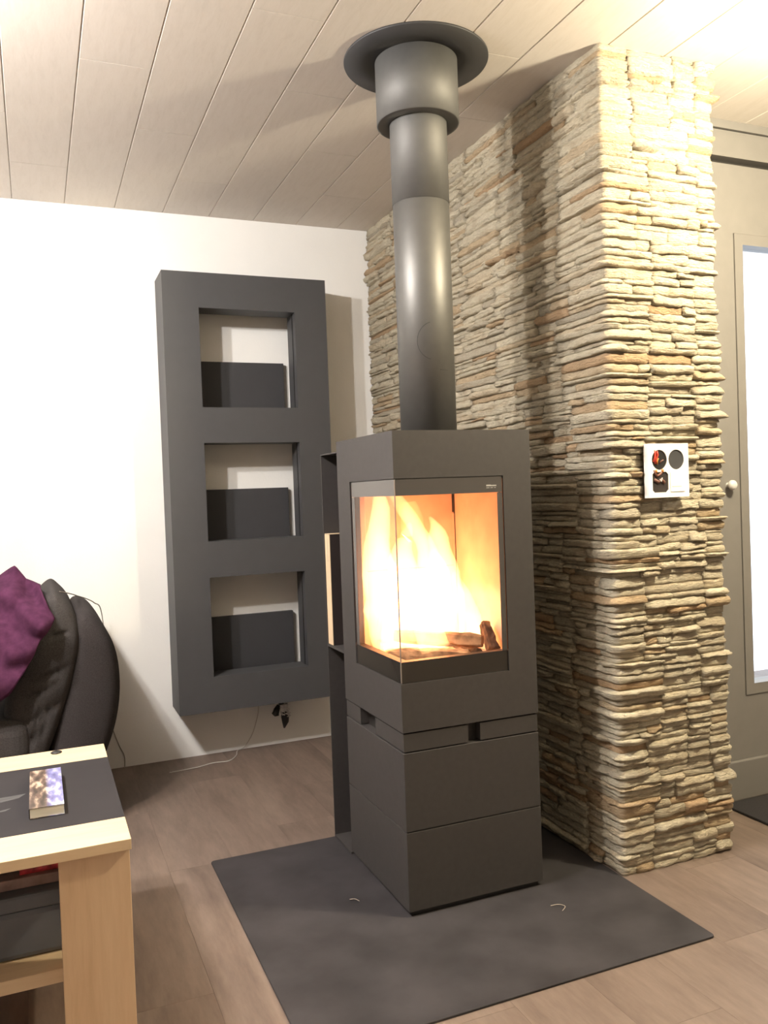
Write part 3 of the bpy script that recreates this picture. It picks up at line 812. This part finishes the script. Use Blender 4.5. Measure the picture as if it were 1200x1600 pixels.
put(MB().box(0.196, 0.232, wy0 - 0.0024, wy0 - 0.0019, 1.1375, 1.1387).build('fine_line', M['cable']), WP)
M['wire_red'] = plain('red_wire', (0.50, 0.05, 0.03), 0.5); M['wire_orange'] = plain('orange_wire', (0.70, 0.25, 0.05), 0.5); M['wire_brown'] = plain('brown_wire', (0.16, 0.07, 0.05), 0.5)
def wire(pts, r, m): put(MB().tube(pts, r, 6).build('wire', M[m]), WP)
yw = wy1 - 0.004
wire([(0.134, yw, 1.212), (0.139, yw, 1.224), (0.140, yw, 1.236), (0.137, yw, 1.246)], 0.004, 'wire_red')
wire([(0.140, yw, 1.206), (0.143, yw, 1.218), (0.150, yw, 1.232), (0.147, yw, 1.243)], 0.003, 'wire_red')
wire([(0.146, yw - 0.002, 1.204), (0.146, yw - 0.002, 1.214), (0.150, yw - 0.002, 1.222)], 0.002, 'wire_orange')
wire([(0.156, yw, 1.207), (0.163, yw, 1.214), (0.170, yw, 1.217)], 0.002, 'wire_brown')
wire([(0.133, yw, 1.188), (0.137, yw, 1.178), (0.146, yw, 1.170), (0.158, yw, 1.176), (0.168, yw, 1.188)], 0.004, 'wire_brown')
wire([(0.140, yw - 0.003, 1.189), (0.142, yw - 0.003, 1.180)], 0.003, 'wire_orange')
wire([(0.162, yw - 0.003, 1.190), (0.165, yw - 0.003, 1.181)], 0.003, 'wire_orange')
wire([(0.135, yw, 1.160), (0.150, yw, 1.152), (0.160, yw, 1.160), (0.172, yw, 1.150)], 0.005, 'wire_brown')
wire([(0.152, yw - 0.004, 1.161), (0.157, yw - 0.004, 1.153), (0.161, yw - 0.004, 1.165)], 0.0015, 'tape')

# ------------------------------------------------------------------ coffee table
TX1, TX0, TY0, TY1, TZ = -1.388, -2.40, -2.066, -1.340, 0.48
CT = empty('coffee_table', ((TX0 + TX1) / 2, (TY0 + TY1) / 2, 0), 'light oak coffee table with dark inlaid top in the foreground', 'coffee table')
tt = 0.022
sp('top_band', 'oak_x', TX0, TX1, TY0, -1.937, TZ - tt, TZ, bevel=0.0012, parent=CT)
sp('top_band', 'oak_x', TX0, TX1, -1.472, TY1, TZ - tt, TZ, bevel=0.0012, parent=CT)
sp('top_inlay', 'inlay', TX0, TX1, -1.9365, -1.4725, TZ - tt, TZ - 0.0005, bevel=0.0008, parent=CT)
for lx0, lx1 in ((TX1 - 0.137, TX1 - 0.003), (TX0 + 0.003, TX0 + 0.137)):
    for ly0, ly1 in ((TY0 + 0.014, TY0 + 0.07), (TY1 - 0.07, TY1 - 0.014)):
        sp('leg', 'oak', lx0, lx1, ly0, ly1, 0.0005, TZ - tt - 0.0005, bevel=0.0015, parent=CT)
sp('lower_shelf', 'oak_x', TX0 + 0.02, TX1 - 0.02, TY0 + 0.0705, TY1 - 0.0705, 0.188, 0.216, bevel=0.0012, parent=CT)
put(MB().lathe([(0.0, TZ + 0.0045), (0.011, TZ + 0.0045), (0.0145, TZ + 0.003), (0.0145, TZ + 0.0003)], -1.512, -1.368, 8).build('top_button', M['black']), CT)
# faint smears of scattered print on the inlay are part of its top
mb = MB()
mb.add([(-1.72, -1.74, TZ - 0.0003), (-1.60, -1.70, TZ - 0.0003), (-1.585, -1.675, TZ - 0.0003), (-1.66, -1.68, TZ - 0.0003), (-1.74, -1.70, TZ - 0.0003)], [(0, 1, 2, 3, 4)])
mb.add([(-1.72, -1.80, TZ - 0.0003), (-1.625, -1.775, TZ - 0.0003), (-1.615, -1.762, TZ - 0.0003), (-1.66, -1.775, TZ - 0.0003), (-1.72, -1.79, TZ - 0.0003)], [(0, 1, 2, 3, 4)])
put(mb.build('printed_motif', plain('grey_print', (0.05, 0.049, 0.05), 0.6, var=0.6, scale=60, stretch=(0.4, 3, 1))), CT)

BK = empty('booklet', (-1.541, -1.72, TZ), 'small thick paperback with blue and cream cover on the coffee table', 'book')
bz = TZ + 0.0005
put(MB().box(-1.575, -1.507, -1.857, -1.585, bz + 0.001, bz + 0.021).build('pages', M['paper']), BK)
cv = MB().box(-0.035, 0.035, -0.138, 0.137, 0, 0.0012).build('front_cover', M['cover']); cv.location = (-1.541, -1.7205, bz + 0.0211); put(cv, BK)
cv = MB().box(-0.035, 0.035, -0.138, 0.137, 0, 0.001).build('back_cover', M['cover']); cv.location = (-1.541, -1.7205, bz); put(cv, BK)
put(MB().box(-1.577, -1.5752, -1.857, -1.585, bz + 0.001, bz + 0.0211).build('spine', M['darkcard']), BK)

SB = empty('storage_box', (-1.75, -1.70, 0.2165), 'blue grey lidded storage box on the lower shelf of the table', 'box')
put(MB().box(-2.10, -1.420, -1.925, -1.50, 0.2165, 0.318).build('body', M['boxblue'], None, 0.012), SB)
put(MB().box(-2.105, -1.415, -1.932, -1.495, 0.3185, 0.352).build('lid', M['boxblue'], None, 0.006), SB)
tag(MB().box(-2.02, -1.44, -1.90, -1.56, 0.3525, 0.375).build('magazine', M['pinkwrap'], None, 0.003), 'pinkish grey magazine lying on the blue grey box', 'magazine')
rp_ = MB()
v = []; f = []; nx, ny = 9, 6
for i in range(nx):
    for j in range(ny):
        x = -1.60 + 0.155 * i / (nx - 1); y = -1.885 + 0.12 * j / (ny - 1)
        v.append((x, y, 0.391 + 0.012 * noise.noise(Vector((x * 60, y * 60, 1)))))
m_ = len(v)
v += [(p[0], p[1], 0.3755) for p in v]
for i in range(nx - 1):
    for j in range(ny - 1):
        a = i * ny + j; f.append((a, a + ny, a + ny + 1, a + 1)); f.append((m_ + a, m_ + a + 1, m_ + a + ny + 1, m_ + a + ny))
for i in range(nx - 1):
    for j in (0, ny - 1):
        a = i * ny + j; f.append((a, a + ny, m_ + a + ny, m_ + a))
for j in range(ny - 1):
    for i in (0, nx - 1):
        a = i * ny + j; f.append((a, a + 1, m_ + a + 1, m_ + a))
tag(MB().add(v, f, True).build('snack_bag', M['redwrap']), 'crumpled red bag on the magazine under the table top', 'bag')

# ------------------------------------------------------------------ sofa
SF = empty('sofa', (-1.9, -0.4, 0), 'charcoal fabric sofa seen from its side against the white wall', 'sofa')
pad2 = [(-1.402, 0.775), (-1.356, 0.752), (-1.306, 0.668), (-1.284, 0.575), (-1.284, 0.46), (-1.305, 0.35), (-1.346, 0.241), (-1.393, 0.136), (-1.41, 0.05), (-1.52, 0.05), (-1.55, 0.20), (-1.50, 0.42), (-1.44, 0.62), (-1.43, 0.74)]
put(pad_mesh(smooth_closed(pad2, 5), ((-1.46, 0.15), (-1.395, 0.66)), -0.69, -0.08, 0.05, 0.03).build('back_shell', M['sofa2']), SF)
pad1 = [(-1.55, 0.80), (-1.498, 0.853), (-1.462, 0.830), (-1.429, 0.782), (-1.409, 0.712), (-1.407, 0.655), (-1.428, 0.568), (-1.463, 0.461), (-1.532, 0.293), (-1.60, 0.20), (-1.665, 0.24), (-1.668, 0.40), (-1.654, 0.507), (-1.611, 0.60), (-1.575, 0.70)]
CREASES = ((-1.56, 0.560, -1.45, 0.600), (-1.60, 0.50, -1.49, 0.545), (-1.62, 0.41, -1.47, 0.485), (-1.63, 0.345, -1.52, 0.40), (-1.53, 0.70, -1.45, 0.715))
def crease(x, z_):
    d = 0.0
    for (xa, za, xb, zb) in CREASES:
        ax, az = xb - xa, zb - za; l2 = ax * ax + az * az
        t_ = ((x - xa) * ax + (z_ - za) * az) / l2
        if -0.1 < t_ < 1.1:
            e = abs((x - xa) * az - (z_ - za) * ax) / math.sqrt(l2)
            d += 0.016 * math.exp(-(e / 0.007) ** 2) * max(0, math.sin(math.pi * (t_ + 0.1) / 1.2))
    return d + 0.006 * noise.noise(Vector((x * 14, z_ * 14, 3)))
put(pad_mesh(smooth_closed(pad1, 8), ((-1.60, 0.32), (-1.485, 0.75)), -0.715, -0.09, 0.06, 0.035, crease, inner=22).build('back_cushion', M['sofa']), SF)
seam = [(-1.40, -0.716, 0.655), (-1.37, -0.714, 0.654), (-1.34, -0.706, 0.645), (-1.315, -0.680, 0.634), (-1.302, -0.640, 0.630)]
put(MB().tube(seam, 0.003, 6).build('seam', M['sofa2']), SF)
put(MB().box(-2.70, -1.585, -0.78, -0.05, 0.28, 0.44).build('seat_cushion', M['sofa'], None, 0.05, 5), SF)
put(MB().box(-2.70, -1.53, -0.74, -0.04, 0.06, 0.275).build('base', M['sofa2'], None, 0.02, 3), SF)
for fx in (-2.60, -1.60):
    for fy in (-0.68, -0.10): put(MB().lathe([(0.0, 0.0005), (0.022, 0.0005), (0.026, 0.06), (0.0, 0.06)], fx, fy, 14).build('foot', M['black']), SF)

# purple blanket thrown over the sofa back
def lerp_poly(pts, u):
    n = len(pts) - 1; k_ = min(int(u * n), n - 1); t_ = u * n - k_
    return tuple(a + (b - a) * t_ for a, b in zip(pts[k_], pts[k_ + 1]))
ridge = [(-2.20, -0.50, 0.80), (-1.95, -0.52, 0.86), (-1.76, -0.55, 0.90), (-1.66, -0.60, 0.912), (-1.612, -0.62, 0.947), (-1.580, -0.64, 0.897), (-1.555, -0.64, 0.884), (-1.532, -0.66, 0.872)]
hem = [(-2.20, -0.80, 0.46), (-1.95, -0.82, 0.455), (-1.80, -0.83, 0.47), (-1.70, -0.82, 0.50), (-1.640, -0.83, 0.545), (-1.59, -0.825, 0.610), (-1.553, -0.82, 0.685), (-1.494, -0.805, 0.772)]
back = [(-2.20, -0.30, 0.55), (-1.95, -0.30, 0.58), (-1.80, -0.28, 0.62), (-1.68, -0.28, 0.72), (-1.61, -0.30, 0.80), (-1.58, -0.34, 0.842), (-1.56, -0.40, 0.852), (-1.54, -0.46, 0.856)]
NU, NV = 64, 40
v = []; f = []
for i in range(NU):
    u = i / (NU - 1)
    r_ = Vector(lerp_poly(ridge, u)); h_ = Vector(lerp_poly(hem, u)); b_ = Vector(lerp_poly(back, u))
    for j in range(NV):
        w = j / (NV - 1)
        if w < 0.7:
            t_ = w / 0.7; p = h_.lerp(r_, t_); p.y -= 0.075 * math.sin(math.pi * t_ * 0.9)
        else:
            t_ = (w - 0.7) / 0.3; p = r_.lerp(b_, t_)
        s = Vector((p.x * 9, p.z * 7, 1.3)); e = min(1, 4 * min(w, 1 - w) + 0.3)
        fold = 0.030 * noise.noise(s) + 0.020 * noise.noise(s * 2.3) + 0.018 * math.sin((p.x * 0.8 + p.z * 1.3) * 38 + 3 * noise.noise(s * 0.7))
        p.y += fold * e * (1 if w < 0.7 else 0.3)
        v.append(tuple(p))
for i in range(NU - 1):
    for j in range(NV - 1):
        a = i * NV + j; f.append((a, a + NV, a + NV + 1, a + 1))
bl = MB().add(v, f, True).build('blanket', M['blanket'])
sd = bl.modifiers.new('solidify', 'SOLIDIFY'); sd.thickness = 0.006; sd.offset = 1
tag(bl, 'purple fleece blanket thrown over the charcoal sofa', 'blanket')

# ------------------------------------------------------------------ cables and small things
def bez(pts, sub=8):
    out = []; P = [Vector(p) for p in pts]; n = len(P)
    for i in range(n - 1):
        a, b, c, d = P[max(i - 1, 0)], P[i], P[i + 1], P[min(i + 2, n - 1)]
        for k_ in range(sub):
            t_ = k_ / sub
            out.append(0.5 * (2 * b + (c - a) * t_ + (2 * a - 5 * b + 4 * c - d) * t_ ** 2 + (3 * b - a - 3 * c + d) * t_ ** 3))
    out.append(P[-1]); return out
tag(MB().tube(bez([(-0.632, -0.03, 0.236), (-0.630, -0.02, 0.17), (-0.640, -0.012, 0.12), (-0.662, -0.008, 0.06), (-0.70, -0.012, 0.012), (-0.733, -0.02, 0.003), (-0.755, -0.09, 0.003), (-0.80, -0.15, 0.003), (-0.87, -0.145, 0.003), (-0.94, -0.17, 0.003), (-1.06, -0.185, 0.003)]), 0.0022, 6).build('floor_cable', M['cable_w']),
    'thin pale cable running from under the wall shelf across the floor', 'cable')
tag(MB().tube(bez([(-1.47, -0.66, 0.848), (-1.43, -0.55, 0.826), (-1.40, -0.30, 0.792), (-1.36, -0.22, 0.768), (-1.33, -0.18, 0.745), (-1.30, -0.10, 0.70), (-1.28, -0.02, 0.50)]), 0.0022, 6).build('thin_wire', M['cable']),
    'thin grey wire hanging over the top of the sofa back', 'cable')
tag(MB().tube(bez([(-1.285, -0.004, 0.25), (-1.27, -0.004, 0.18), (-1.245, -0.004, 0.10), (-1.225, -0.004, 0.05), (-1.225, -0.004, 0.003)]), 0.002, 6).build('wall_wire', M['cable']),
    'thin dark wire running down the white wall beside the sofa', 'cable')
PL = empty('dangling_plug', (-0.53, -0.06, 0.08), 'black plugs wrapped in clear tape hanging under the wall shelf', 'plug')
put(MB().tube(bez([(-0.530, -0.05, 0.2375), (-0.532, -0.055, 0.215), (-0.530, -0.06, 0.195)]), [0.016] * 3 + [0.012] * 14, 8).build('cord', M['black']), PL)
put(MB().tube([(-0.543, -0.06, 0.195), (-0.555, -0.065, 0.175), (-0.562, -0.066, 0.155), (-0.566, -0.066, 0.148)], [0.008, 0.015, 0.018, 0.004], 10).build('plug', M['black']), PL)
put(MB().tube([(-0.517, -0.06, 0.170), (-0.515, -0.06, 0.140), (-0.514, -0.058, 0.115), (-0.52, -0.055, 0.085)], [0.016, 0.019, 0.016, 0.004], 10).build('plug', M['black']), PL)
tp = MB(); v = []; f = []
for i in range(9):
    for j in range(10):
        w = 2 * math.pi * j / 10; q = 0.022 + 0.008 * noise.noise(Vector((i * 1.1, j * 0.9, 4)))
        v.append((-0.522 + 0.012 * (i / 8) + q * math.cos(w), -0.06 + q * 0.8 * math.sin(w), 0.197 - 0.058 * i / 8))
for i in range(8):
    for j in range(10): f.append((i * 10 + j, i * 10 + (j + 1) % 10, (i + 1) * 10 + (j + 1) % 10, (i + 1) * 10 + j))
put(tp.add(v, f, False).build('tape_wrap', M['tape']), PL)
tag(MB().tube(bez([(-0.765, -1.585, 0.0085), (-0.752, -1.592, 0.010), (-0.744, -1.606, 0.0085)]), 0.0011, 6).build('wood_shaving', M['chip']), 'tiny pale wood shaving left of the stove on the plate', 'shaving')
tag(MB().tube(bez([(-0.285, -1.868, 0.0085), (-0.262, -1.872, 0.0085), (-0.252, -1.888, 0.0085), (-0.272, -1.905, 0.0085)]), 0.0009, 6).build('wood_shaving', M['chip']), 'curled pale shaving in front of the stove on the plate', 'shaving')
dm = MB().box(0.66, 1.35, -2.15, -1.53, 0.0005, 0.010).build('door_mat', M['mat'], None, 0.003)
tag(dm, 'dark door mat at the foot of the glazed grey wall', 'mat')
